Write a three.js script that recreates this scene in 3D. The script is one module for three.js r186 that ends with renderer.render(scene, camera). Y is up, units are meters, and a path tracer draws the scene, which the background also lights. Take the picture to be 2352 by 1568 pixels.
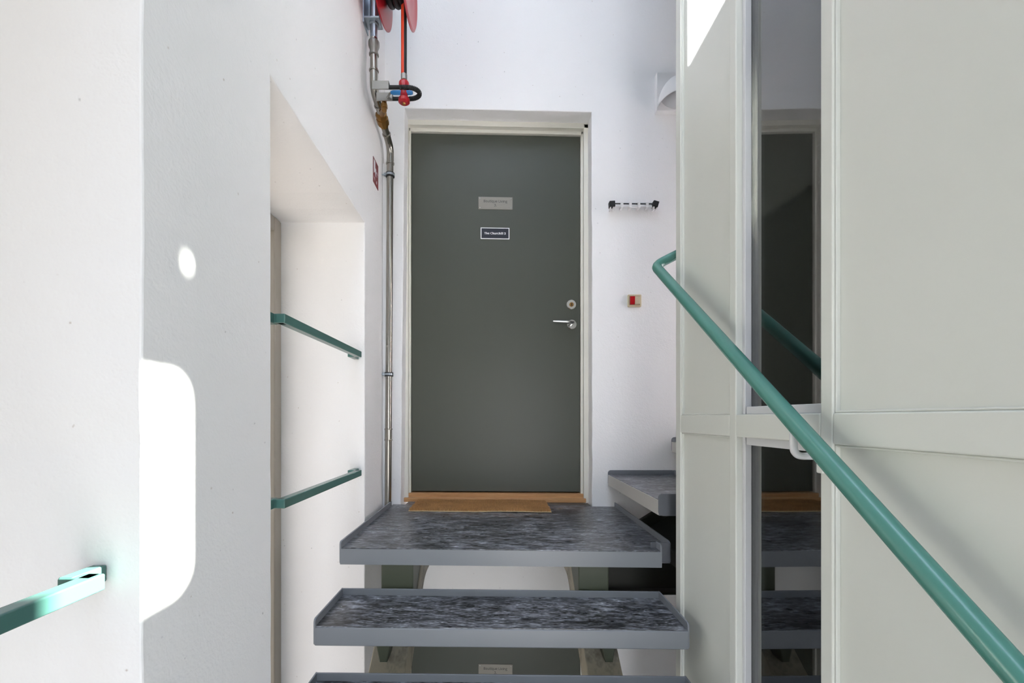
import * as THREE from 'three';
import { RoundedBoxGeometry } from 'three/addons/geometries/RoundedBoxGeometry.js';
import { mergeGeometries, toCreasedNormals } from 'three/addons/utils/BufferGeometryUtils.js';

// ------------------------------------------------------------------ camera, sky, sun, exposure
// landing floor = y 0, eye 0.48 above it; depth d = -z
const F = 1045, CX = 1140, CY = 960, EYE = 0.48;
const scene = new THREE.Scene();
const camera = new THREE.PerspectiveCamera(2 * Math.atan(784 / F) * 180 / Math.PI, 2352 / 1568, 0.02, 60);
camera.position.set(0, EYE, 0);
camera.lookAt(0, EYE, -1);
camera.setViewOffset(2352, 1568, 1176 - CX, 784 - CY, 2352, 1568);
const renderer = new THREE.WebGLRenderer({ antialias: true });
renderer.toneMapping = THREE.LinearToneMapping;
renderer.toneMappingExposure = 2.52;
renderer.shadowMap.enabled = true;
{
  const W = 256, H = 128, a = new Float32Array(W * H * 4);
  const hor = [0.97, 0.985, 1.04], zen = [0.67, 0.81, 1.07], gro = [1.1, 1.07, 1.04];
  for (let r = 0; r < H; r++) {
    const el = ((r + 0.5) / H - 0.5) * Math.PI, k = el > 0 ? Math.pow(Math.sin(el), 0.6) : 0;
    for (let c = 0; c < W; c++) for (let i = 0; i < 4; i++)
      a[(r * W + c) * 4 + i] = i === 3 ? 1 : el > 0 ? hor[i] * (1 - k) + zen[i] * k : gro[i];
  }
  const t = new THREE.DataTexture(a, W, H, THREE.RGBAFormat, THREE.FloatType);
  t.mapping = THREE.EquirectangularReflectionMapping; t.magFilter = THREE.LinearFilter; t.needsUpdate = true;
  scene.background = t;
  scene.backgroundIntensity = 3.0;
}
const SUN = [1.294, 0.84, -0.28];                       // towards the sun, which shines in through the glazed lift shaft
const sun = new THREE.DirectionalLight(0xfff4e4, 260);
sun.position.set(SUN[0] * 5, SUN[1] * 5, SUN[2] * 5); sun.target.position.set(0, 0, 0);
sun.castShadow = true;
Object.assign(sun.shadow.camera, { left: -5, right: 5, top: 5, bottom: -5, near: 0.1, far: 20 });
sun.shadow.mapSize.set(2048, 2048); sun.shadow.radius = 1.6;
sun.name = 'sun'; scene.add(sun, sun.target);
// added spotlight for the bright patch high on the lift, through the high left opening
const addedSpot = new THREE.SpotLight(0xffffff, 600, 0, 0.2, 0.3, 2);
addedSpot.position.set(-5, 4.6, -2.2); addedSpot.target.position.set(0.64, 1.95, -1.35);
addedSpot.castShadow = true; addedSpot.shadow.radius = 2; addedSpot.name = 'added_lift_patch_spot';
scene.add(addedSpot, addedSpot.target);

// ------------------------------------------------------------------ helpers
let seed = 7;
const rnd = () => { seed = (seed + 0x6d2b79f5) | 0; let t = Math.imul(seed ^ (seed >>> 15), 1 | seed); t = (t + Math.imul(t ^ (t >>> 7), 61 | t)) ^ t; return ((t ^ (t >>> 14)) >>> 0) / 4294967296; };
const used = {};
const numbered = (n) => { const k = used[n] = (used[n] ?? -1) + 1; return k ? n + '_' + String(k).padStart(3, '0') : n; };
const V = (x, y, d) => new THREE.Vector3(x, y, -d);
const S = (o) => { o.castShadow = o.receiveShadow = true; return o; };
function mesh(name, geos, m, parent) {
  const list = [].concat(geos).map((g) => (g.index ? g.toNonIndexed() : g));
  for (const g of list) for (const k of Object.keys(g.attributes)) if (!['position', 'normal', 'uv'].includes(k)) g.deleteAttribute(k);
  const o = S(new THREE.Mesh(list.length > 1 ? mergeGeometries(list) : list[0], m));
  o.name = parent ? name : numbered(name);
  (parent ?? scene).add(o);
  return o;
}
function thing(name, label, category, at = [0, 0, 0], group) {
  const o = new THREE.Group(); o.name = numbered(name); scene.add(o);
  o.userData = { label, category }; if (group) o.userData.group = group;
  o.userData.base = at;
  return o;
}
// children are written in world places, then the group is moved to the thing's base and the children back
function settle(o) {
  const [x, y, d] = o.userData.base; delete o.userData.base;
  o.position.set(x, y, -d);
  for (const c of o.children) { c.position.x -= x; c.position.y -= y; c.position.z += d; }
  return o;
}
function struct(name, label) {
  const o = new THREE.Group(); o.name = name; scene.add(o); o.userData = { kind: 'structure', label }; return o;
}
// box between x0..x1, y0..y1 and depths d0..d1
function box(x0, x1, y0, y1, d0, d1, r = 0) {
  const w = Math.abs(x1 - x0), h = Math.abs(y1 - y0), t = Math.abs(d1 - d0);
  const rr = Math.min(r, w / 2.01, h / 2.01, t / 2.01);
  const g = r ? new RoundedBoxGeometry(w, h, t, 2, rr) : new THREE.BoxGeometry(w, h, t);
  return g.translate((x0 + x1) / 2, (y0 + y1) / 2, -(d0 + d1) / 2);
}
function metreUV(g0) {
  const g = g0.index ? g0.toNonIndexed() : g0, p = g.attributes.position, n = g.attributes.normal, uv = new Float32Array(p.count * 2);
  for (let i = 0; i < p.count; i++) {
    const ax = Math.abs(n.getX(i)), ay = Math.abs(n.getY(i)), az = Math.abs(n.getZ(i));
    const [u, v] = ay >= ax && ay >= az ? [p.getX(i), p.getZ(i)] : ax > az ? [p.getZ(i), p.getY(i)] : [p.getX(i), p.getY(i)];
    uv[2 * i] = u; uv[2 * i + 1] = v;
  }
  g.setAttribute('uv', new THREE.BufferAttribute(uv, 2));
  return g;
}
// the old house is not quite level: heights fall a little towards the right
const skew = (g, f = (x, y) => x * (0.005 + 0.0075 * y)) => {
  const p = g.attributes.position;
  for (let i = 0; i < p.count; i++) p.setY(i, p.getY(i) - f(p.getX(i), p.getY(i)));
  return g;
};
const poly = (pts) => { const s = new THREE.Shape(); pts.forEach(([x, y], i) => (i ? s.lineTo(x, y) : s.moveTo(x, y))); s.closePath(); return s; };
const hole = (pts) => { const s = new THREE.Path(); pts.forEach(([x, y], i) => (i ? s.lineTo(x, y) : s.moveTo(x, y))); s.closePath(); return s; };
const rect = (x0, x1, y0, y1) => [[x0, y0], [x1, y0], [x1, y1], [x0, y1]];
function roundRect(x0, x1, y0, y1, r, n = 6) {
  const out = [];
  for (const [cx, cy, a] of [[x1 - r, y0 + r, -Math.PI / 2], [x1 - r, y1 - r, 0], [x0 + r, y1 - r, Math.PI / 2], [x0 + r, y0 + r, Math.PI]])
    for (let i = 0; i <= n; i++) out.push([cx + r * Math.cos(a + i / n * Math.PI / 2), cy + r * Math.sin(a + i / n * Math.PI / 2)]);
  return out;
}
const ext = (shape, depth, bevel = 0, seg = 2) => new THREE.ExtrudeGeometry(shape, bevel ? { depth: depth - 2 * bevel, bevelEnabled: true, bevelSize: bevel, bevelOffset: -bevel, bevelThickness: bevel, bevelSegments: seg, curveSegments: 10 } : { depth, bevelEnabled: false, curveSegments: 10 }).translate(0, 0, bevel);
// shape drawn in (depth, height), given a thickness from x0 to x1
const extX = (shape, x0, x1, bevel = 0) => ext(shape, x1 - x0, bevel).rotateY(Math.PI / 2).translate(x0, 0, 0);
// shape drawn in (x, height), from depth d1 (back) to d0 (front)
const extZ = (shape, d0, d1, bevel = 0) => ext(shape, d1 - d0, bevel).translate(0, 0, -d1);
// shape drawn in (x, depth), from height y0 to y1
const extY = (shape, y0, y1, bevel = 0) => ext(shape, y1 - y0, bevel).rotateX(-Math.PI / 2).scale(1, 1, 1).translate(0, y0, 0);
function pathTube(pts, r, fillet = 0.03, radial = 20, seg = 160) {
  const cp = new THREE.CurvePath();
  let last = pts[0];
  for (let i = 1; i < pts.length; i++) {
    if (i === pts.length - 1) { cp.add(new THREE.LineCurve3(last, pts[i])); break; }
    const a = pts[i].clone().sub(pts[i - 1]).setLength(Math.min(fillet, pts[i].distanceTo(pts[i - 1]) * 0.45)), b = pts[i + 1].clone().sub(pts[i]).setLength(Math.min(fillet, pts[i + 1].distanceTo(pts[i]) * 0.45));
    const p = pts[i].clone().sub(a), q = pts[i].clone().add(b);
    cp.add(new THREE.LineCurve3(last, p)); cp.add(new THREE.QuadraticBezierCurve3(p, pts[i], q)); last = q;
  }
  return new THREE.TubeGeometry(cp, seg, r, radial, false);
}
// turned piece along the line a -> b; profile = [[radius, fraction], ...]
function turned(a, b, profile, n = 24) {
  const len = a.distanceTo(b);
  const g = new THREE.LatheGeometry(profile.map(([r, t]) => new THREE.Vector2(Math.max(r, 1e-4), t * len)), n);
  const q = new THREE.Quaternion().setFromUnitVectors(new THREE.Vector3(0, 1, 0), b.clone().sub(a).normalize());
  return toCreasedNormals(g, 0.6).applyQuaternion(q).translate(a.x, a.y, a.z);
}
const rod = (a, b, r, n = 20) => turned(a, b, [[0, 0], [r * 0.85, 0], [r, Math.min(0.1, 0.15 * r / a.distanceTo(b))], [r, 1 - Math.min(0.1, 0.15 * r / a.distanceTo(b))], [r * 0.85, 1], [0, 1]], n);

// ------------------------------------------------------------------ textures
function lattice(n, m) { const a = new Float32Array(n * m); for (let i = 0; i < a.length; i++) a[i] = rnd(); return (x, y) => { const xi = Math.floor(x), yi = Math.floor(y), fx = x - xi, fy = y - yi, sx = fx * fx * (3 - 2 * fx), sy = fy * fy * (3 - 2 * fy), q = (i, j) => a[(((j % m) + m) % m) * n + (((i % n) + n) % n)]; return (q(xi, yi) * (1 - sx) + q(xi + 1, yi) * sx) * (1 - sy) + (q(xi, yi + 1) * (1 - sx) + q(xi + 1, yi + 1) * sx) * sy; }; }
function tex(w, h, f, srgb) {
  const a = new Uint8Array(w * h * 4);
  for (let y = 0; y < h; y++) for (let x = 0; x < w; x++) { const c = f(x / w, y / h); for (let i = 0; i < 3; i++) a[(y * w + x) * 4 + i] = Math.max(0, Math.min(255, c[i] ?? c[0])); a[(y * w + x) * 4 + 3] = 255; }
  const t = new THREE.DataTexture(a, w, h); t.wrapS = t.wrapT = THREE.RepeatWrapping; t.magFilter = THREE.LinearFilter; t.minFilter = THREE.LinearMipmapLinearFilter; t.generateMipmaps = true;
  if (srgb) t.colorSpace = THREE.SRGBColorSpace; t.needsUpdate = true; return t;
}
const rep = (t, x, y = x) => { const c = t.clone(); c.repeat.set(x, y); c.needsUpdate = true; return c; };
function canvasTex(w, h, draw) { const c = document.createElement('canvas'); c.width = w; c.height = h; draw(c.getContext('2d'), w, h); const t = new THREE.CanvasTexture(c); t.colorSpace = THREE.SRGBColorSpace; return t; }
// plaster painted with a roller: fine orange peel over gentle lumps
const plasterBump = (() => { const A = lattice(12, 12), B = lattice(40, 40), C = lattice(130, 130), D = lattice(260, 260); return tex(768, 768, (u, v) => [255 * (0.3 * A(u * 12, v * 12) + 0.25 * B(u * 40, v * 40) + 0.28 * C(u * 130, v * 130) + 0.17 * D(u * 260, v * 260))]); })();
const specks = canvasTex(1024, 1024, (x, w, h) => {
  x.fillStyle = '#ffffff'; x.fillRect(0, 0, w, h);
  for (let i = 0; i < 130; i++) { const k = rnd(); x.fillStyle = `rgba(${k > 0.7 ? '110,84,62' : '120,120,122'},${0.1 + 0.35 * rnd()})`; x.beginPath(); x.ellipse(rnd() * w, rnd() * h, 0.4 + 0.9 * rnd(), 0.5 + 1.3 * rnd(), rnd() * 3, 0, 7); x.fill(); }
});
specks.wrapS = specks.wrapT = THREE.RepeatWrapping;
const fineBump = (() => { const C = lattice(128, 128), D = lattice(256, 256); return tex(512, 512, (u, v) => [255 * (0.5 * C(u * 128, v * 128) + 0.5 * D(u * 256, v * 256))]); })();
// marbled linoleum with streaks along the tread
const lino = (() => {
  const A = lattice(7, 20), B = lattice(18, 56), C = lattice(46, 140), D = lattice(120, 330), W = lattice(9, 9), E = lattice(5, 4);
  return tex(1280, 1280, (u, v) => {
    const w = v + 0.02 * (W(u * 9, v * 9) - 0.5);
    const n = 0.14 * A(u * 7, w * 20) + 0.26 * B(u * 18, w * 56) + 0.34 * C(u * 46, w * 140) + 0.26 * D(u * 120, w * 330);
    const big = E(u * 5, v * 4) - 0.5;
    let k = 86 + 235 * (n - 0.5) + 14 * big;
    const fleck = C(u * 46 + 11, w * 140 + 70) * 0.6 + D(u * 120 + 30, w * 330) * 0.4;
    if (fleck > 0.68) k += 260 * (fleck - 0.68);
    if (fleck < 0.3) k -= 150 * (0.3 - fleck);
    k = Math.max(26, k);
    return [k * 0.97, k * 0.995, k * 1.05];
  }, true);
})();
const streakRough = (() => { const B = lattice(18, 110), C = lattice(44, 240); return tex(512, 512, (u, v) => [255 * (0.55 + 0.45 * (0.5 * B(u * 18, v * 110) + 0.5 * C(u * 44, v * 240)))]); })();
const woodTex = (() => { const A = lattice(3, 30), B = lattice(6, 120), C = lattice(30, 300); return tex(512, 512, (u, v) => { const n = 0.4 * A(u * 3, v * 30) + 0.35 * B(u * 6, v * 120) + 0.25 * C(u * 30, v * 300) - 0.5; return [186 + 60 * n, 140 + 58 * n, 92 + 48 * n]; }, true); })();
const grime = (() => { const A = lattice(6, 6), B = lattice(30, 30), C = lattice(90, 90); return tex(512, 512, (u, v) => { const n = 0.5 * A(u * 6, v * 6) + 0.3 * B(u * 30, v * 30) + 0.2 * C(u * 90, v * 90); const k = 255 - 90 * Math.max(0, n - 0.45) * 2; return [k, k * 0.985, k * 0.95]; }, true); })();

// ------------------------------------------------------------------ materials
const std = (color, roughness, more = {}) => new THREE.MeshStandardMaterial({ color, roughness, ...more });
const M = {
  wall: std(0xf0f0f0, 0.82, { map: rep(specks, 1 / 1.9), bumpMap: rep(plasterBump, 1 / 0.7), bumpScale: 0.0013 }),
  plain: std(0xd8d6d0, 0.9),
  frame: std(0xdedcd2, 0.42),
  shadedFrame: std(0x9b968c, 0.5),  // greyed so the shade inside the niche is in the frame colour
  door: std(0x46493f, 0.4, { bumpMap: rep(fineBump, 2.2), bumpScale: 0.00012 }),
  wood: std(0xffffff, 0.5, { map: rep(woodTex, 1.2, 3) }),
  lino: std(0xffffff, 0.42, { map: rep(lino, 1.15), roughnessMap: rep(streakRough, 1.15) }),
  tray: std(0x787c82, 0.34, { bumpMap: rep(fineBump, 4), bumpScale: 0.00006 }),
  lift: std(0xd5d7d0, 0.36, { bumpMap: rep(fineBump, 1.6), bumpScale: 0.00005 }),
  bead: std(0xcfd0d2, 0.3),
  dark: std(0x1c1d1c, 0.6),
  glass: new THREE.MeshPhysicalMaterial({ color: 0xa0a4a5, roughness: 0.02, transmission: 1, thickness: 0, ior: 2.333 }),
  frosted: new THREE.MeshPhysicalMaterial({ color: 0x7c7c81, roughness: 1, transmission: 1, thickness: 0, ior: 1.5 }),
  paneClear: new THREE.MeshPhysicalMaterial({ color: 0xb2aea9, roughness: 0, transmission: 1, thickness: 0, ior: 1.5 }),
  paneWhite: new THREE.MeshPhysicalMaterial({ color: 0xf6f6f6, roughness: 0, transmission: 1, thickness: 0, ior: 1.5 }),
  pane: new THREE.MeshPhysicalMaterial({ color: 0x949089, roughness: 0, transmission: 1, thickness: 0, ior: 1.5 }),
  teal: std(0x4a8377, 0.26),
  tealDark: std(0x466e68, 0.26),
  white: std(0xe4e4e4, 0.35),
  cream: std(0xb5b0a2, 0.5, { map: rep(grime, 2), bumpMap: rep(fineBump, 4), bumpScale: 0.0003 }),
  green: std(0x4b5142, 0.42, { bumpMap: rep(fineBump, 4), bumpScale: 0.0003 }),
  shadedEndPlate: std(0x5c5f64, 0.4),  // tread paint made darker: shade beside the lift put into the colour
  nosing: std(0xb9b7b2, 0.45),  // paler than the tray: light from the left windows put into the colour
  blackGreen: std(0x20231d, 0.5),
  coir: std(0xa87035, 0.95),
  coirDark: std(0x5b3d20, 0.95),
  rubber: std(0x151616, 0.6),
  steel: std(0xa6a29a, 0.24, { metalness: 1 }),
  galv: std(0xa9b2ba, 0.36, { metalness: 0.9 }),
  zinc: std(0x8f8d88, 0.4, { metalness: 0.7 }),
  chrome: std(0xd9d9d6, 0.18, { metalness: 1 }),
  brass: std(0x9a7442, 0.34, { metalness: 0.9 }),
  red: std(0xa81420, 0.35),
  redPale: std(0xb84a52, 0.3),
  orange: std(0xd8411c, 0.5),
  blue: std(0x2f7fc0, 0.4),
  beige: std(0xcfc2a4, 0.45),
};

// ------------------------------------------------------------------ the room
const XL = -0.614, DB = 2.508, XR = 2.0, YT = 5.2, YB = -2.78, ZF = -1.7, FL = 2.72;
{
  // left wall: (depth, height), with two window niches and a high opening added for the spotlight
  const wob = (pts, k = 0.0018, step = 0.07) => {
    const out = [];
    pts.forEach((a, i) => {
      const b = pts[(i + 1) % pts.length], n = Math.max(1, Math.round(Math.hypot(b[0] - a[0], b[1] - a[1]) / step));
      for (let j = 0; j < n; j++) { const t = j / n; out.push([a[0] + (b[0] - a[0]) * t + (j ? (rnd() - 0.5) * 2 * k : 0), a[1] + (b[1] - a[1]) * t + (j ? (rnd() - 0.5) * 2 * k : 0)]); }
    });
    return out;
  };
  const s = poly(rect(ZF, DB + 0.2, YB, YT));
  s.holes.push(hole(wob([[1.246, -1.7], [2.122, -1.7], [2.122, 1.392], [1.238, 1.412]])));
  s.holes.push(hole(wob([[-0.45, -0.6], [0.787, -0.6], [0.789, 1.75], [-0.45, 1.75]])));
  s.holes.push(hole(rect(1.2, 1.738, 2.335, 2.75)));
  const w = mesh('wall_left', extX(s, -1.05, XL, 0.004), M.wall); w.userData = { kind: 'structure' };

  // back wall: (x, height), with the door opening and the one of the floor below
  const b = poly(rect(-1.05, XR + 0.1, YB, YT));
  const opening = (dy) => wob([[-0.527, dy - 0.03], [0.528, dy - 0.03], [0.525, dy + 2.167], [-0.505, dy + 2.189]], 0.0015);
  b.holes.push(hole(opening(0)), hole(opening(-FL)));
  const wb = mesh('wall_back', extZ(b, DB, DB + 0.2, 0.004), M.wall); wb.userData = { kind: 'structure' };

  // right wall behind the lift shaft, with small added openings that shape the sun patches
  const r = poly(rect(ZF, DB + 0.2, YB, YT));
  r.holes.push(hole(roundRect(1.225, 1.479, 1.85, 2.274, 0.05)));
  r.holes.push(hole(Array.from({ length: 20 }, (_, i) => [1.473 + 0.009 * Math.cos(i / 20 * 6.2832), 2.495 + 0.019 * Math.sin(i / 20 * 6.2832)])));
  r.holes.push(hole(rect(1.72, 2.42, 0.1, 2.0)));
  const wr = mesh('wall_right', extX(r, XR, XR + 0.03), M.wall); wr.userData = { kind: 'structure' };

  // wall behind the camera, with a wide window
  const f = poly(rect(-1.05, XR + 0.03, YB, YT));
  f.holes.push(hole(rect(0.0, 1.0, -2.6, 1.35)), hole(rect(0.66, 1.16, 2.7, 3.4)));
  const wf = mesh('wall_front', extZ(f, ZF - 0.2, ZF), M.wall); wf.userData = { kind: 'structure' };
  const fl = mesh('floor', metreUV(box(-1.05, XR + 0.03, YB - 0.15, YB, ZF - 0.2, DB + 0.2)), M.plain); fl.userData = { kind: 'structure' };

  // ceiling with a skylight over the stairs
  const c = poly([[-1.05, ZF - 0.2], [XR + 0.03, ZF - 0.2], [XR + 0.03, DB + 0.2], [-1.05, DB + 0.2]]);
  c.holes.push(hole(rect(-0.6, 0.6, -1.65, 0.9)));
  const ce = mesh('ceiling', extY(c, YT, YT + 0.2), M.wall); ce.userData = { kind: 'structure' };

  // unseen block added on the roof to keep sun out of the skylight
  const mh = mesh('wall_sun_blocker', box(0.62, XR + 0.03, YT + 0.201, YT + 1.3, ZF - 0.2, DB + 0.2), M.plain); mh.userData = { kind: 'structure' };
  // windows at the back of the niches
  function sideWindow(name, label, d0, d1, y0, y1, glass) {
    const o = struct(name, label), X0 = -1.045, X1 = -1.0, w = 0.065;
    mesh('window_frame', [box(X0, X1, y0, y1, d0, d0 + w, 0.006), box(X0, X1, y0, y1, d1 - w, d1, 0.006), box(X0, X1, y0, y0 + w, d0 + w, d1 - w, 0.006), box(X0, X1, y1 - w, y1, d0 + w, d1 - w, 0.006)], M.shadedFrame, o);
    mesh('pane', box(X0 + 0.02, X0 + 0.022, y0 + w, y1 - w, d0 + w, d1 - w), glass, o);
  }
  {
    const o = struct('window_4', 'frosted stair window in the right wall, lighting the flight behind the lift'), w = 0.05;
    mesh('window_frame', [box(XR - 0.01, XR + 0.03, 0.1, 2.0, 1.72, 1.72 + w, 0.004), box(XR - 0.01, XR + 0.03, 0.1, 2.0, 2.42 - w, 2.42, 0.004), box(XR - 0.01, XR + 0.03, 0.1, 0.1 + w, 1.72 + w, 2.42 - w, 0.004), box(XR - 0.01, XR + 0.03, 2.0 - w, 2.0, 1.72 + w, 2.42 - w, 0.004)], M.frame, o);
    mesh('pane', box(XR + 0.01, XR + 0.013, 0.1 + w, 2.0 - w, 1.72 + w, 2.42 - w), M.frosted, o);
  }
  for (const [n, label, x0, x1, y0, y1] of [['window_3', 'tall white framed window behind the stairs', 0.0, 1.0, -2.6, 1.35], ['window_5', 'small high white framed window behind the stairs', 0.66, 1.16, 2.7, 3.4]]) {
    const o = struct(n, label), w = 0.03, a = -ZF + 0.09;
    mesh('window_frame', [box(x0, x0 + w, y0, y1, -a, -a - 0.04, 0.004), box(x1 - w, x1, y0, y1, -a, -a - 0.04, 0.004), box(x0 + w, x1 - w, y0, y0 + w, -a, -a - 0.04, 0.004), box(x0 + w, x1 - w, y1 - w, y1, -a, -a - 0.04, 0.004)], M.frame, o);
    mesh('pane', box(x0 + w, x1 - w, y0 + w, y1 - w, -a - 0.018, -a - 0.021), M.paneWhite, o);
  }
  sideWindow('window_1', 'stair window at the back of the far wall niche, frame darkened for shade', 1.25, 2.118, -1.69, 1.39, M.paneClear);
  sideWindow('window_2', 'stair window at the back of the near wall niche, frame darkened for shade', -0.44, 0.783, -0.59, 1.74, M.pane);
}

// ------------------------------------------------------------------ doors
function makeDoor(name, label, dy) {
  const o = struct(name, label);
  const K = (g) => skew(g).translate(0, dy, 0);
  const j = (x0, x1, y0, y1, d0, d1) => K(box(x0, x1, y0, y1, d0, d1, 0.003));
  mesh('door_frame', [
    j(-0.54, -0.505, 0.0, 2.175, 2.605, 2.70), j(0.501, 0.54, 0.0, 2.175, 2.605, 2.70), j(-0.54, 0.54, 2.150, 2.21, 2.605, 2.70),
    j(-0.51, -0.496, 0.03, 2.152, 2.636, 2.70), j(0.489, 0.505, 0.03, 2.152, 2.636, 2.70), j(-0.51, 0.505, 2.1325, 2.155, 2.636, 2.70)], M.frame, o);
  const leaf = mesh('door_leaf', metreUV(j(-0.4945, 0.4875, 0.052, 2.1295, 2.652, 2.694)), M.door, o);
  mesh('threshold', [metreUV(j(-0.527, 0.512, 0.0, 0.024, 2.592, 2.66)), metreUV(j(-0.512, 0.502, 0.0, 0.046, 2.616, 2.70))], M.wood, o);
  mesh('door_light_block', K(box(-0.56, 0.56, -0.02, 2.24, 2.698, 2.72)), M.dark, o);  // dark panel added behind the door to stop light leaking through
  // brushed plate with screws
  const pl = (x0, x1, y0, y1, t, r) => K(box(x0, x1, y0, y1, 2.652 - t, 2.653, r));
  mesh('name_plate', pl(-0.104, 0.0945, 1.695, 1.767, 0.003, 0.001), M.plate, o).userData.label = 'brushed metal name plate';
  const face = (x0, x1, y0, y1, t, m) => { const g = new THREE.PlaneGeometry(x1 - x0, y1 - y0).translate((x0 + x1) / 2, (y0 + y1) / 2, -(2.652 - t)); const q = mesh('plate_face', K(g), m, o.children[o.children.length - 1]); return q; };
  face(-0.103, 0.0935, 1.696, 1.766, 0.0034, M.plateFace);
  const p1 = o.children[o.children.length - 1];
  for (const sx of [-0.095, 0.0855]) for (const sy of [1.704, 1.758]) mesh('screw', K(new THREE.SphereGeometry(0.0032, 10, 6).scale(1, 1, 0.5).translate(sx, sy, -2.6485)), M.chrome, p1);
  mesh('name_plate', pl(-0.0915, 0.0765, 1.522, 1.588, 0.003, 0.001), M.white, o).userData.label = 'dark name plate with a white border';
  face(-0.0915, 0.0765, 1.522, 1.588, 0.0034, M.plateDark);
  // lock and lever
  const disc = (x, y, r, t) => K(turned(V(x, y, 2.653), V(x, y, 2.653 - t), [[r, 0], [r, 0.6], [r * 0.9, 1], [0, 1]], 32));
  const lock = mesh('lock', disc(0.437, 1.148, 0.0285, 0.008), M.chrome, o);
  mesh('lock_cylinder', K(turned(V(0.437, 1.146, 2.65), V(0.437, 1.146, 2.638), [[0.0125, 0], [0.0125, 0.8], [0.011, 1], [0, 1]], 20)), M.brass, lock);
  mesh('keyhole', K(box(0.4345, 0.4395, 1.137, 1.152, 2.6365, 2.64, 0.001)), M.rubber, lock);
  const h = mesh('handle', disc(0.44, 1.032, 0.028, 0.008), M.chrome, o);
  mesh('handle_lever', [K(rod(V(0.438, 1.034, 2.65), V(0.438, 1.034, 2.612), 0.0085)), K(turned(V(0.448, 1.034, 2.606), V(0.322, 1.038, 2.601), [[0, 0], [0.008, 0.01], [0.0105, 0.08], [0.0095, 0.35], [0.0062, 0.8], [0.0045, 0.98], [0, 1]], 20))], M.chrome, h);
  return o;
}
M.plate = std(0x98928a, 0.4, { metalness: 0.8 });
M.plateFace = std(0xffffff, 0.42, { metalness: 0.35, map: canvasTex(1024, 368, (x, w, h) => {
  x.fillStyle = '#8a857b'; x.fillRect(0, 0, w, h);
  for (let i = 0; i < 700; i++) { const k = rnd(); x.fillStyle = k > 0.5 ? `rgba(255,255,255,${0.05 * rnd()})` : `rgba(0,0,0,${0.06 * rnd()})`; x.fillRect(rnd() * w - 200, rnd() * h, 400 * rnd() + 60, 1.5); }
  x.fillStyle = '#23211e'; x.textAlign = 'center'; x.font = '104px sans-serif'; x.fillText('Boutique Living', w / 2 - 4, 162); x.fillText('3.', w / 2 - 2, 282);
}) });
M.plateDark = std(0xffffff, 0.3, { map: canvasTex(1024, 404, (x, w, h) => {
  x.fillStyle = '#e6e6e6'; x.fillRect(0, 0, w, h); x.fillStyle = '#20222c'; x.fillRect(30, 26, w - 60, h - 52);
  x.fillStyle = '#eeeeee'; x.textAlign = 'center'; x.font = 'bold 106px sans-serif'; x.fillText('The Churchill 3', w / 2, 238);
}) });
makeDoor('door_1', 'grey green flat door with a brushed and a dark name plate, at the head of the stairs', 0);
makeDoor('door_2', 'grey green door of the floor below, glimpsed in shadow between the treads', -FL);

// ------------------------------------------------------------------ landing and treads
const fall = (x) => x * 0.0105;
const T = 0.06, LIP = 0.024;
// side plate of a tread: full height, standing proud as a lip, front top corner rounded
function sidePlate(d0, d1, x0, x1, y = 0) {
  const s = new THREE.Shape(); s.moveTo(d0, y - T + 0.006); s.lineTo(d0, y + LIP - 0.016); s.quadraticCurveTo(d0, y + LIP, d0 + 0.016, y + LIP); s.lineTo(d1, y + LIP); s.lineTo(d1, y - T); s.lineTo(d0 + 0.006, y - T); s.closePath();
  return extX(s, x0, x1, 0.0015);
}
const tl = (g) => skew(g, fall);
function makeTread(name, label, group, y, d0, d1, x0, x1) {
  const o = thing(name, label, 'stair tread', [(x0 + x1) / 2, y - T, (d0 + d1) / 2], group);
  mesh('tray', [tl(box(x0 + 0.003, x1 - 0.003, y - T, y - 0.0025, d0, d1 - 0.004, 0.004)), tl(box(x0, x1, y - T, y + LIP, d1 - 0.006, d1, 0.002)), tl(sidePlate(d0 + 0.001, d1, x0, x0 + 0.006, y)), tl(sidePlate(d0 + 0.001, d1, x1 - 0.006, x1, y))], M.tray, o);
  mesh('linoleum', metreUV(tl(box(x0 + 0.006, x1 - 0.006, y - 0.004, y, d0 + 0.004, d1 - 0.006))), M.lino, o);
  return settle(o);
}
{
  const o = thing('stair_landing', 'wide grey landing of streaked linoleum in a steel tray before the closed door', 'landing', [0.03, -T, 2.1]);
  const L = 1.662, xl = -0.571, xr = 0.655, xn = 0.605, dn = 1.711;
  const slab = (y0, y1, i) => tl(extY(poly([[xl + i, L + i], [xn - i, L + i], [xn - i, dn + 0.003 + i], [xr - i, dn + 0.003 + i], [xr - i, DB - 0.004], [0.52, DB - 0.004], [0.52, 2.6], [-0.5, 2.6], [-0.5, DB - 0.004], [xl + i, DB - 0.004]]), y0, y1));
  mesh('tray', [slab(-T + 0.0, -0.003, 0), tl(sidePlate(L + 0.001, 2.47, xl - 0.003, xl + 0.004)), tl(sidePlate(L + 0.001, dn, xn - 0.005, xn + 0.001)), tl(sidePlate(dn, DB - 0.006, xr - 0.006, xr))], M.tray, o);
  mesh('linoleum', metreUV(slab(-0.004, 0, 0.0035)), M.lino, o);
  mesh('end_plate', tl(box(xn - 0.026, xr, -T + 0.006, LIP - 0.004, dn - 0.004, dn + 0.002, 0.0025)), M.shadedEndPlate, o).userData.label = 'end plate with shade put into its colour';
  mesh('threshold_strip', tl(box(0.18, 0.52, -0.001, 0.003, 2.52, 2.59, 0.001)), std(0x55504b, 0.5), o);
  settle(o);
}
const RISE = 0.176;
makeTread('stair_tread', 'grey linoleum tread just below the landing, its full width in view', 'treads leading up to the landing', -RISE, 1.418, 1.68, -0.571, 0.603);
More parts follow.
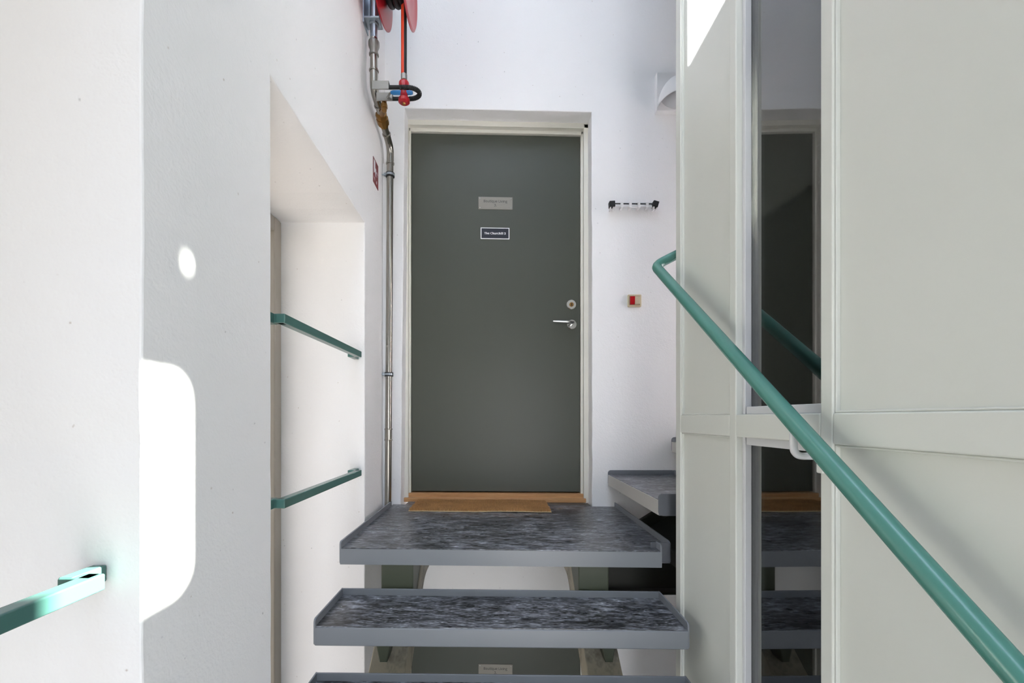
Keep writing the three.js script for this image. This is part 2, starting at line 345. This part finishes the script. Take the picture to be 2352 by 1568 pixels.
makeTread('stair_tread', 'lowest grey tread, only its back lip and a sliver of linoleum in view', 'treads leading up to the landing', -2 * RISE, 1.176, 1.438, -0.571, 0.6);

// treads of the flight that climbs to the right behind the lift
function sideTread(label, y, x0, x1, dFar, dNear) {
  const o = thing('stair_tread', label, 'stair tread', [(x0 + x1) / 2, y - T, (dFar + dNear) / 2], 'treads climbing behind the lift');
  const end = (d) => { const a = roundRect(x0, x1, y - T, y + LIP, 0.016); return extZ(poly(a), d, d + 0.006, 0.0015); };
  mesh('tray', [box(x0 + 0.003, x1, y - T, y - 0.0025, dNear + 0.004, dFar - 0.004, 0.004), end(dFar - 0.006), box(x1 - 0.006, x1, y - T, y + LIP, dNear, dFar, 0.002)], M.tray, o);
  mesh('end_plate', end(dNear), M.shadedEndPlate, o).userData.label = 'end plate with shade put into its colour';
  mesh('nosing', box(x0, x0 + 0.004, y - T + 0.002, y - 0.001, dNear + 0.006, dFar - 0.006, 0.0018), M.nosing, o).userData.label = 'nosing with window light put into its colour';
  mesh('linoleum', metreUV(box(x0 + 0.004, x1 - 0.006, y - 0.004, y, dNear + 0.006, dFar - 0.006)), M.lino, o);
  settle(o);
}
sideTread('first tread of the next flight, window light painted into the nosing turned to the landing', 0.172, 0.61, 0.975, 2.49, 1.711);
sideTread('second tread of the next flight, only a grey corner showing beside the lift', 0.352, 0.957, 1.32, 2.49, 1.711);

// stringers with their brackets
const yTop = (d) => -0.322 + 0.74 * (d - 1.6);
function stringer(label, x0, x1, clip) {
  const o = thing('stair_stringer', label, 'stair stringer', [(x0 + x1) / 2, -0.9, 1.5], 'stringers under the treads');
  const s = new THREE.Shape();
  s.moveTo(0.7, yTop(0.7)); s.lineTo(1.945, yTop(1.945)); s.lineTo(DB - 0.004, -0.067); s.lineTo(DB - 0.004, -0.197); s.lineTo(2.02, -0.197);
  s.quadraticCurveTo(1.94, -0.197, 1.9, yTop(1.9) - 0.14); s.lineTo(0.7, yTop(0.7) - 0.14); s.closePath();
  mesh('beam', metreUV(extX(s, x0, x1, 0.004)), M.cream, o);
  // wide bracket under the landing
  const b = poly([[1.70, -0.068], [1.70, yTop(1.70) - 0.01], [1.93, yTop(1.93) - 0.01], [1.93, -0.068]]);
  mesh('bracket', extX(b, x0 + 0.001, x1 - 0.004, 0.004), M.green, o);
  for (const [d, y] of [[1.585, -RISE - T], [1.345, -2 * RISE - T]]) {
    const xm = (x0 + x1) / 2 - 0.012 * Math.sign(x0 + x1) * -1, yb = yTop(d) - 0.006;
    mesh('bracket', extZ(poly([[xm - 0.031, y - 0.004], [xm - 0.011, yb], [xm + 0.014, yb], [xm + 0.031, y - 0.004]]), d - 0.06, d + 0.02, 0.004), M.green, o);
    mesh('bracket_plate', box(xm - 0.05, xm + 0.05, y - 0.008, y - 0.001, d - 0.09, d + 0.05, 0.002), M.green, o);
  }
  if (clip) mesh('clip', box(x0 - 0.014, x0 + 0.001, -0.175, -0.145, 2.06, 2.08, 0.003), M.rubber, o);
  settle(o);
}
stringer('left steel stair stringer, cream where light falls on it, green bracket on top', -0.431, -0.307);
stringer('right steel stair stringer in shadow, small black clip near its top', 0.306, 0.424, true);
{
  const o = thing('stair_beam', 'blackish green steel beam under the landing corner carrying the next flight', 'stair beam', [0.9, -0.345, 2.2]);
  mesh('web', extZ(poly([[0.44, -0.345], [1.5, -0.345], [1.5, 0.46], [1.3, 0.36], [0.705, -0.01], [0.6, -0.066], [0.44, -0.066]]), 2.2, 2.23, 0.003), M.blackGreen, o);
  mesh('flange', [box(0.44, 1.5, -0.352, -0.342, 2.14, 2.29, 0.003)], M.blackGreen, o);
  mesh('soffit_plate', extZ(poly([[0.72, -0.06], [1.5, 0.42], [1.5, 0.36], [0.72, -0.12]]), 1.75, 2.2, 0.002), M.blackGreen, o);
  settle(o);
}

// ------------------------------------------------------------------ lift
{
  const o = thing('lift_enclosure', 'grey painted steel lift enclosure of inset panels with a tall narrow window', 'lift', [1.3, YB, 0.9]);
  const X = 0.64, XB = 0.70, YA = YB + 0.001, YZ = YT - 0.001, N = -0.5;
  const m = (d0, d1, y0, y1) => metreUV(box(X, XB, y0, y1, d0, d1, 0.0035));
  for (const [a, b] of [[1.581, 1.623], [1.216, 1.25], [0.866, 0.899], [N, N + 0.04]]) mesh('stile', m(a, b, YA, YZ), M.lift, o);
  for (const [a, b] of [[1.25, 1.581], [0.899, 1.216], [N + 0.04, 0.866]]) mesh('rail', m(a, b, 0.43, 0.49), M.lift, o);
  for (const [a, b] of [[1.25, 1.581], [N + 0.04, 0.866]]) for (const [c, e] of [[YA, 0.43], [0.49, YZ]]) {
    const p = mesh('panel', metreUV(box(X + 0.012, X + 0.03, c, e, a, b)), M.lift, o), i = 0.0045;
    mesh('panel_bead', [box(X + 0.004, X + 0.013, c, e, a, a + i, 0.003), box(X + 0.004, X + 0.013, c, e, b - i, b, 0.003), c < 0 ? box(X + 0.004, X + 0.013, e - i, e, a, b, 0.003) : box(X + 0.004, X + 0.013, c, c + i, a, b, 0.003)], M.lift, p);
  }
  const G = 0.675, w = 0.02;
  for (const [c, e] of [[YA, 0.43], [0.49, YZ]]) {
    const p = mesh('glass_pane', box(G, G + 0.004, c, e, 0.899, 1.216), M.glass, o);
    const q = mesh('window_bead', [box(0.657, G, c, e, 1.216 - 0.014, 1.216, 0.002), box(0.657, G, c, e, 0.899, 0.899 + w, 0.002), c < 0 ? box(0.657, G, e - w, e, 0.899 + w, 1.216 - w, 0.002) : box(0.657, G, c, c + w, 0.899 + w, 1.216 - w, 0.002)], M.bead, o);
    q.userData.label = 'white window bead';
  }
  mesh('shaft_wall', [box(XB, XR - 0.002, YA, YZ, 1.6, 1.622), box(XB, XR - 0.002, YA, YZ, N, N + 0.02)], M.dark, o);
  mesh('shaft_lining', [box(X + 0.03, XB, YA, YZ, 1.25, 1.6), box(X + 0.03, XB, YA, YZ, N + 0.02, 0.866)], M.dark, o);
  settle(o);
}
// ------------------------------------------------------------------ handrail
{
  const o = thing('handrail', 'glossy sea green tubular handrail sloping down across the grey lift front', 'handrail', [0.59, 0.4, 1.0]);
  const y = (d) => 1.04 - 0.727 * (1.68 - d), X = 0.588;
  mesh('rail_tube', pathTube([V(X, y(0.1), 0.1), V(X, 1.045, 1.687), V(1.9, 1.045 + 0.95 * 0.7, 1.70)], 0.0172, 0.035, 28, 240), M.teal, o);
  // white bracket: from under the rail down, then into the lift front
  const d = 0.9, s = new THREE.Shape();
  const c = [[X - 0.0075, y(d) - 0.01], [X - 0.0075, 0.424]];
  const bar = pathTube([V(X, y(d) - 0.012, d), V(X, 0.405, d), V(0.641, 0.405, d)], 0.0072, 0.02, 14, 60);
  mesh('bracket', bar, M.bead, o).userData.label = 'white bracket';
  mesh('bracket_foot', box(0.632, 0.641, 0.372, 0.43, d - 0.018, d + 0.0, 0.003), M.lift, o);
  settle(o);
}
// ------------------------------------------------------------------ guard rails in the window niches
function guardRail(label, group, Y, xr, dNear, dFar, nearEnd, foot) {
  const o = thing('window_guard_rail', label, 'guard rail', [xr, Y, (dNear + dFar) / 2], group), h = 0.0135, w = 0.027;
  const g = [box(xr - w, xr, Y - h, Y + h, dNear, dFar, 0.003)];
  g.push(box(xr - 0.055, xr - 0.004, Y - h, Y + h, dFar - w, dFar - 0.001, 0.003));
  if (nearEnd) g.push(box(xr - 0.055, xr - 0.004, Y - h, Y + h, dNear + 0.001, dNear + w, 0.003));
  mesh('rail_bar', g, M.tealDark, o);
  const fg = [box(xr - 0.056, xr - 0.032, Y - h - 0.001, Y + h + 0.001, dFar - w + 0.002, foot, 0.003)];
  if (nearEnd) fg.push(box(xr - 0.056, xr - 0.032, Y - h - 0.001, Y + h + 0.001, 1.247, dNear + w - 0.002, 0.003));
  for (const q of fg) mesh('rail_foot', q, M.tealDark, o);
  settle(o);
}
guardRail('upper green guard rail across the far window niche', 'guard rails of the far window niche', 0.768, -0.609, 1.31, 2.058, true, 2.122);
guardRail('lower green guard rail across the far window niche', 'guard rails of the far window niche', 0.233, -0.609, 1.31, 2.058, true, 2.122);
guardRail('green guard rail end in the near niche, its tip caught by the sun', undefined, 0.212, -0.642, -0.3, 0.748, false, 0.788);

// ------------------------------------------------------------------ door mat
{
  const o = thing('doormat', 'brown coir doormat lying on the landing against the wooden threshold', 'doormat', [-0.08, 0, 2.45]);
  const x0 = -0.447, x1 = 0.281, d0 = 2.315, d1 = 2.588;
  const lift = (x) => 0.004 + 0.003 * Math.sin((x + 0.1) * 9) + (x > 0.2 ? (x - 0.2) * 0.03 : 0);
  const g = new THREE.BoxGeometry(x1 - x0, 0.004, d1 - d0, 40, 1, 8).translate((x0 + x1) / 2, 0.0035, -(d0 + d1) / 2);
  const p = g.attributes.position;
  for (let i = 0; i < p.count; i++) p.setY(i, p.getY(i) + Math.max(0, lift(p.getX(i)) - 0.004) - fall(p.getX(i)));
  g.computeVertexNormals();
  mesh('backing', g, std(0xc9b48c, 0.9), o);
  const N = 26000, im = new THREE.InstancedMesh(new THREE.ConeGeometry(0.0019, 0.017, 4, 1).translate(0, 0.0075, 0), M.coirPile = std(0xffffff, 0.95), N);
  const mt = new THREE.Matrix4(), q = new THREE.Quaternion(), e = new THREE.Euler(), c = new THREE.Color();
  const patch = lattice(14, 14);
  for (let i = 0; i < N; i++) {
    const u = rnd(), v = rnd(), x = x0 + 0.004 + u * (x1 - x0 - 0.008), d = d0 + 0.003 + v * (d1 - d0 - 0.006);
    q.setFromEuler(e.set((rnd() - 0.5) * 0.9, rnd() * 6, (rnd() - 0.5) * 0.9));
    mt.compose(new THREE.Vector3(x, 0.004 + Math.max(0, lift(x) - 0.004) - fall(x), -d), q, new THREE.Vector3(1, 0.75 + 0.4 * rnd(), 1));
    im.setMatrixAt(i, mt);
    const k = 0.72 + 0.4 * rnd() - 0.22 * patch(u * 12, v * 6);
    im.setColorAt(i, c.setRGB(0.58 * k, 0.32 * k, 0.125 * k));
  }
  im.name = 'coir_pile'; im.userData.kind = 'stuff'; S(im); o.add(im);
  settle(o);
}

// ------------------------------------------------------------------ pipe, trunking, sign
{
  const o = thing('fire_water_pipe', 'thin steel riser pipe beside the door with a brass union and bends', 'pipe', [-0.58, -1.0, 2.45]);
  const r = 0.0175, A = V(-0.592, -1.3, 2.452), B = V(-0.571, 1.935, 2.45), D = V(-0.573, 2.02, 2.13), E = V(-0.573, 2.255, 2.13), H = V(-0.573, 3.4, 2.13);
  mesh('pipe_run', pathTube([A, B, D, E], r, 0.055, 24, 260), M.steel, o);
  mesh('pipe_top', rod(V(-0.573, 2.2, 2.13), H, 0.0165, 24), M.galv, o).userData.label = 'galvanised upper pipe';
  const along = (a, b, t) => a.clone().lerp(b, t);
  const ring = (c, dir, rr = 0.0205, len = 0.010) => turned(c.clone().addScaledVector(dir, -len / 2), c.clone().addScaledVector(dir, len / 2), [[r * 0.9, 0], [rr * 0.96, 0.1], [rr, 0.35], [rr, 0.65], [rr * 0.96, 0.9], [r * 0.9, 1]]);
  const up = new THREE.Vector3(0, 1, 0), run = D.clone().sub(B).normalize(), down = B.clone().sub(A).normalize();
  const sleeve = (a, b, rr) => turned(a, b, [[r * 0.95, 0], [rr, 0.02], [rr, 0.98], [r * 0.95, 1]]);
  for (const [a, b, u] of [[along(A, B, 0.514), along(A, B, 0.532), down]]) mesh('pipe_coupling', [sleeve(a, b, 0.0188), ring(a, u, 0.0215, 0.008), ring(b, u, 0.0215, 0.008)], M.steel, o);
  mesh('pipe_bend', [pathTube([B.clone().addScaledVector(down, -0.085), B, B.clone().addScaledVector(run, 0.085)], 0.0188, 0.055, 24, 60), ring(B.clone().addScaledVector(down, -0.085), down, 0.0225), ring(B.clone().addScaledVector(run, 0.085), run, 0.0225)], M.steel, o);
  mesh('pipe_bend', [pathTube([D.clone().addScaledVector(run, -0.085), D, D.clone().addScaledVector(up, 0.085)], 0.0188, 0.055, 24, 60), ring(D.clone().addScaledVector(up, 0.085), up, 0.0225), ring(D.clone().addScaledVector(run, -0.085), run, 0.0225)], M.steel, o);
  const e1 = V(-0.573, 2.175, 2.13), e2 = V(-0.573, 2.245, 2.13);
  mesh('pipe_coupling', [turned(e1, e2, [[r, 0], [0.0225, 0.03], [0.0225, 0.12], [0.019, 0.16], [0.019, 0.4], [0.0235, 0.55], [0.026, 0.68], [0.026, 0.9], [0.022, 0.99], [r, 1]], 16)], M.zinc, o);
  const u1 = B.clone().addScaledVector(run, 0.13), u2 = B.clone().addScaledVector(run, 0.215);
  mesh('union_fitting', turned(u1, u2, [[r, 0], [0.021, 0.02], [0.022, 0.2], [0.03, 0.22], [0.03, 0.58], [0.025, 0.6], [0.025, 0.68], [0.028, 0.7], [0.028, 0.85], [0.02, 0.9], [r, 1]], 10), M.brass, o).userData.label = 'brass union fitting';
  for (const t of [0.9546, 0.623]) {
    const c = along(A, B, t), k = mesh('pipe_clamp', turned(c.clone().addScaledVector(down, -0.011), c.clone().addScaledVector(down, 0.011), [[r, 0], [0.0235, 0.04], [0.0235, 0.25], [0.0225, 0.27], [0.0225, 0.73], [0.0235, 0.75], [0.0235, 0.96], [r, 1]]), M.rubber, o);
    mesh('clamp_band', turned(c.clone().addScaledVector(down, -0.006), c.clone().addScaledVector(down, 0.006), [[0.022, 0], [0.0242, 0.05], [0.0242, 0.95], [0.022, 1]]), M.galv, k);
    mesh('clamp_stud', [box(c.x - 0.032, c.x - 0.018, c.y - 0.008, c.y + 0.008, 2.437, 2.45, 0.002), rod(V(XL - 0.002, c.y, 2.445), V(c.x - 0.022, c.y, 2.447), 0.004, 10)], M.galv, k);
  }
  const k = mesh('pipe_bracket', [box(XL - 0.002, -0.54, 2.325, 2.333, 2.095, 2.165, 0.002), box(XL - 0.001, XL + 0.006, 2.30, 2.5, 2.09, 2.17, 0.002), box(XL, -0.545, 2.333, 2.5, 2.158, 2.165, 0.002)], M.galv, o);
  mesh('bracket_ring', turned(V(-0.573, 2.315, 2.13), V(-0.573, 2.345, 2.13), [[0.016, 0], [0.022, 0.1], [0.022, 0.9], [0.016, 1]]), M.galv, k);
  settle(o);
}
{
  const o = thing('cable_trunking', 'slim white cable trunking running up the corner behind the steel pipe', 'cable trunking', [-0.603, -0.6, 2.48]);
  mesh('channel', box(XL - 0.001, -0.594, -0.6, 1.86, 2.462, 2.502, 0.002), M.white, o);
  mesh('lid', box(-0.5945, -0.5915, -0.6, 1.858, 2.466, 2.498, 0.001), M.white, o);
  settle(o);
}
{
  const o = thing('fire_hose_sign', 'small dark red fire hose sign with white pictogram on the left wall', 'sign', [XL, 1.66, 2.31]);
  mesh('sign_board', box(XL - 0.001, XL + 0.0015, 1.659, 1.785, 2.265, 2.36, 0.0006), std(0x7a1c22, 0.4), o);
  const t = canvasTex(384, 512, (x, w, h) => {
    x.fillStyle = '#7c1d24'; x.fillRect(0, 0, w, h); x.fillStyle = '#dcdce2';
    x.fillRect(26, 30, 190, 300); x.fillStyle = '#7c1d24'; x.fillRect(150, 30, 70, 130);
    x.fillStyle = '#dcdce2'; x.fillRect(216, 205, 130, 22); x.fillRect(300, 160, 18, 120);
    x.beginPath(); x.moveTo(30, 345); x.lineTo(70, 430); x.lineTo(30, 420); x.fill();
    x.fillStyle = '#7c1d24'; x.beginPath(); x.moveTo(26, 330); x.lineTo(120, 250); x.lineTo(170, 330); x.fill();
    x.fillStyle = '#dcdce2'; x.fillRect(90, 380, 30, 60); x.beginPath(); x.ellipse(250, 420, 26, 44, 0.5, 0, 7); x.fill();
  });
  mesh('sign_face', new THREE.PlaneGeometry(0.093, 0.124).rotateY(Math.PI / 2).translate(XL + 0.002, 1.722, -2.3125), std(0xffffff, 0.4, { map: t }), o);
  settle(o);
}
// ------------------------------------------------------------------ fire hose reel
{
  const o = thing('fire_hose_reel', 'red fire hose reel high on the left wall, hose hanging through a ring', 'hose reel', [-0.47, 1.93, 2.07]);
  const yc = 2.515, dc = 2.05, R = 0.228;
  for (const [x, s] of [[-0.51, -1], [-0.412, 1]])
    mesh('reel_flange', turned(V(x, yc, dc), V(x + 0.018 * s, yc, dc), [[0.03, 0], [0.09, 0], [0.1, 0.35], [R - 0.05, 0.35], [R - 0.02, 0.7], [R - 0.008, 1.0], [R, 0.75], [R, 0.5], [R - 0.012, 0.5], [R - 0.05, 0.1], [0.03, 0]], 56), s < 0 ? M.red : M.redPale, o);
  mesh('drum', turned(V(-0.51, yc, dc), V(-0.412, yc, dc), [[0.03, 0], [0.08, 0.02], [0.08, 0.98], [0.03, 1]], 32), M.red, o);
  const coil = [];
  for (let i = 0; i < 3; i++) for (const rr of [0.105, 0.134]) coil.push(new THREE.TorusGeometry(rr, 0.0135, 10, 48).rotateY(Math.PI / 2).translate(-0.489 + 0.028 * i, yc, -dc));
  mesh('coiled_hose', coil, M.rubber, o);
  mesh('axle', rod(V(XL - 0.003, yc, dc), V(-0.37, yc, dc), 0.025), M.galv, o);
  const hx = -0.424, hd = 2.09;
  const half = (a0) => { const g = new THREE.CylinderGeometry(0.0132, 0.0132, 0.33, 14, 1, true, a0, Math.PI); return g.translate(hx, 2.056 + 0.165, -hd); };
  const hs = mesh('hanging_hose', new THREE.CylinderGeometry(0.0128, 0.0128, 0.33, 20).translate(hx, 2.221, -hd), M.rubber, o);
  mesh('hose_stripe', new THREE.CylinderGeometry(0.0134, 0.0134, 0.33, 14, 1, true, -1.75, 1.9).translate(hx, 2.221, -hd), M.orange, hs).userData.label = 'orange stripe along the black hose';
  mesh('hose_ferrule', turned(V(hx, 2.03, hd), V(hx, 2.058, hd), [[0.011, 0], [0.0145, 0.05], [0.0145, 0.95], [0.0128, 1]]), M.zinc, o);
  mesh('hose_nipple', turned(V(hx, 2.018, hd), V(hx, 2.034, hd), [[0.0165, 0], [0.0165, 0.5], [0.012, 1]], 6), M.brass, o);
  mesh('nozzle', turned(V(hx, 1.925, hd), V(hx, 2.024, hd), [[0, 0], [0.018, 0], [0.026, 0.06], [0.026, 0.2], [0.018, 0.28], [0.016, 0.6], [0.0235, 0.7], [0.0235, 0.94], [0.02, 1], [0, 1]], 20), M.red, o);
  mesh('nozzle_tip', turned(V(hx, 1.919, hd), V(hx, 1.928, hd), [[0, 0], [0.006, 0], [0.009, 1]]), M.brass, o);
  // ribbed ring that guides the hose
  const pts = []; for (let i = 0; i <= 40; i++) { const a = -Math.PI / 2 + Math.PI * i / 40; pts.push(V(-0.405 + 0.052 * Math.cos(a), 1.972, hd + 0.037 * Math.sin(a))); }
  const loop = new THREE.CatmullRomCurve3([V(-0.50, 1.972, hd - 0.037), ...pts, V(-0.50, 1.972, hd + 0.037)]);
  const ribs = [new THREE.TubeGeometry(loop, 90, 0.0085, 12)];
  for (let i = 0; i < 30; i++) { const t = 0.2 + 0.6 * i / 29, c = loop.getPointAt(t), tan = loop.getTangentAt(t); ribs.push(new THREE.TorusGeometry(0.0085, 0.0022, 6, 16).applyQuaternion(new THREE.Quaternion().setFromUnitVectors(new THREE.Vector3(0, 0, 1), tan)).translate(c.x, c.y, c.z)); }
  mesh('guide_ring', ribs, M.rubber, o);
  for (const d of [hd - 0.037, hd + 0.037]) mesh('ring_bracket', [box(-0.557, -0.482, 1.952, 1.99, d - 0.018, d - 0.012, 0.002), box(-0.555, -0.482, 1.986, 1.99, d - 0.018, d + 0.016, 0.0015)], M.zinc, o);
  const v = mesh('valve', [rod(V(-0.525, 1.915, 2.13), V(-0.525, 1.968, 2.13), 0.0115, 12), turned(V(-0.525, 1.93, 2.13), V(-0.525, 1.95, 2.13), [[0.011, 0], [0.016, 0.1], [0.016, 0.9], [0.011, 1]], 6), rod(V(-0.525, 1.925, 2.13), V(-0.57, 1.985, 2.26), 0.0125, 14)], M.brass, o);
  mesh('valve_lever', pathTube([V(-0.527, 1.966, 2.125), V(-0.505, 1.966, 2.11), V(-0.487, 1.975, 2.09), V(-0.475, 1.975, 2.09)], 0.0045, 0.01, 10, 40), M.zinc, v);
  mesh('lever_grip', turned(V(-0.486, 1.975, 2.09), V(-0.382, 1.973, 2.088), [[0, 0], [0.006, 0.01], [0.0095, 0.12], [0.0095, 0.88], [0.007, 0.98], [0, 1]], 14), M.blue, v).userData.label = 'blue valve grip';
  settle(o);
}
// ------------------------------------------------------------------ things on the wall right of the door
{
  const o = thing('wall_lamp', 'white hooded wall lamp on a square base, half hidden by the lift', 'wall lamp', [0.97, 2.15, DB]);
  mesh('base_plate', box(0.872, 1.08, 2.152, 2.36, DB - 0.035, DB + 0.001, 0.004), M.white, o);
  // hood: quarter of a flattened globe, open underneath
  const cx = 0.976, cy = 2.252, pos = [], idx = [], nu = 40, nv = 20, RX = 0.097, RY = 0.142, RZ = 0.105;
  for (const th of [0, 0.004]) for (let j = 0; j <= nv; j++) for (let i = 0; i <= nu; i++) {
    const a = Math.PI * i / nu, b = (Math.PI / 2) * j / nv;             // a round the wall side, b outwards
    const x = Math.cos(a), yy = Math.sin(a), k = Math.cos(b);
    pos.push(cx + (RX - th) * x * k, cy - 0.078 + (RY - th) * yy * k + 0.02 * Math.sin(b), -(DB - 0.034) + (RZ - th) * Math.sin(b));
  }
  const P1 = (nu + 1) * (nv + 1);
  for (let j = 0; j < nv; j++) for (let i = 0; i < nu; i++) {
    const a = j * (nu + 1) + i, b = a + 1, c = a + nu + 1, e = c + 1;
    idx.push(a, b, c, b, e, c, P1 + a, P1 + c, P1 + b, P1 + b, P1 + c, P1 + e);
  }
  const g = new THREE.BufferGeometry(); g.setAttribute('position', new THREE.Float32BufferAttribute(pos, 3)); g.setIndex(idx); g.computeVertexNormals();
  g.setAttribute('uv', new THREE.Float32BufferAttribute(new Float32Array(pos.length / 3 * 2), 2));
  mesh('hood', g, M.white, o);
  mesh('lens', new THREE.SphereGeometry(1, 28, 16, 0, Math.PI).scale(0.084, 0.062, 0.07).translate(cx, cy - 0.03, -(DB - 0.034)), std(0xb9bcc0, 0.5), o);
  settle(o);
}
{
  const o = thing('hook_rack', 'short white wall rack with square black end blocks, right of the door', 'wall rack', [0.745, 1.62, DB]);
  const z = DB - 0.03, y = 1.64;
  mesh('rail', [rod(V(0.635, y + 0.008, z), V(0.855, y + 0.006, z), 0.003, 10)], M.rubber, o);
  mesh('rail', [box(0.63, 0.86, y - 0.012, y - 0.002, z - 0.006, z + 0.006, 0.002), box(0.63, 0.86, y + 0.008, y + 0.016, z + 0.004, z + 0.012, 0.002)], M.white, o);
  for (let i = 0; i < 4; i++) mesh('spacer', [box(0.676 + 0.046 * i, 0.69 + 0.046 * i, y - 0.018, y + 0.013, z - 0.01, z + 0.03, 0.003)], M.white, o);
  for (const [x, a] of [[0.628, 0.06], [0.863, -0.28]]) {
    const b = mesh('end_block', new RoundedBoxGeometry(0.03, 0.03, 0.032, 2, 0.002).rotateZ(a).translate(x, y, -(z - 0.004)), M.rubber, o);
    for (const s of [-0.008, 0.009]) mesh('prong', box(x + s - 0.003, x + s + 0.003, y - 0.028, y - 0.012, z - 0.012, z + 0.02, 0.001), M.white, b);
    mesh('fixing', box(x - 0.006, x + 0.006, y - 0.006, y + 0.006, z + 0.01, DB + 0.001, 0.002), M.white, b);
  }
  settle(o);
}
{
  const o = thing('light_switch', 'square beige double switch with one red rocker beside the door', 'light switch', [0.76, 1.09, DB]);
  const x0 = 0.722, x1 = 0.797, y0 = 1.091, y1 = 1.159;
  mesh('switch_plate', [extZ(poly(roundRect(x0, x1, y0, y1, 0.006)), DB - 0.011, DB + 0.001, 0.002)], M.beige, o);
  const rim = poly(rect(x0 + 0.009, x1 - 0.009, y0 + 0.009, y1 - 0.009)); rim.holes.push(hole(rect(x0 + 0.0105, x1 - 0.0105, y0 + 0.0105, y1 - 0.0105)));
  mesh('switch_rim', extZ(rim, DB - 0.0125, DB - 0.009), std(0x8a7f66, 0.5), o);
  mesh('rocker', new RoundedBoxGeometry(0.026, 0.044, 0.012, 2, 0.002).rotateX(0.1).translate(x0 + 0.024, 1.125, -(DB - 0.013)), std(0xb01018, 0.3), o).userData.label = 'red rocker';
  mesh('rocker', new RoundedBoxGeometry(0.026, 0.044, 0.012, 2, 0.002).rotateX(-0.1).rotateY(-0.12).translate(x0 + 0.0515, 1.125, -(DB - 0.013)), M.beige, o);
  settle(o);
}
renderer.render(scene, camera);
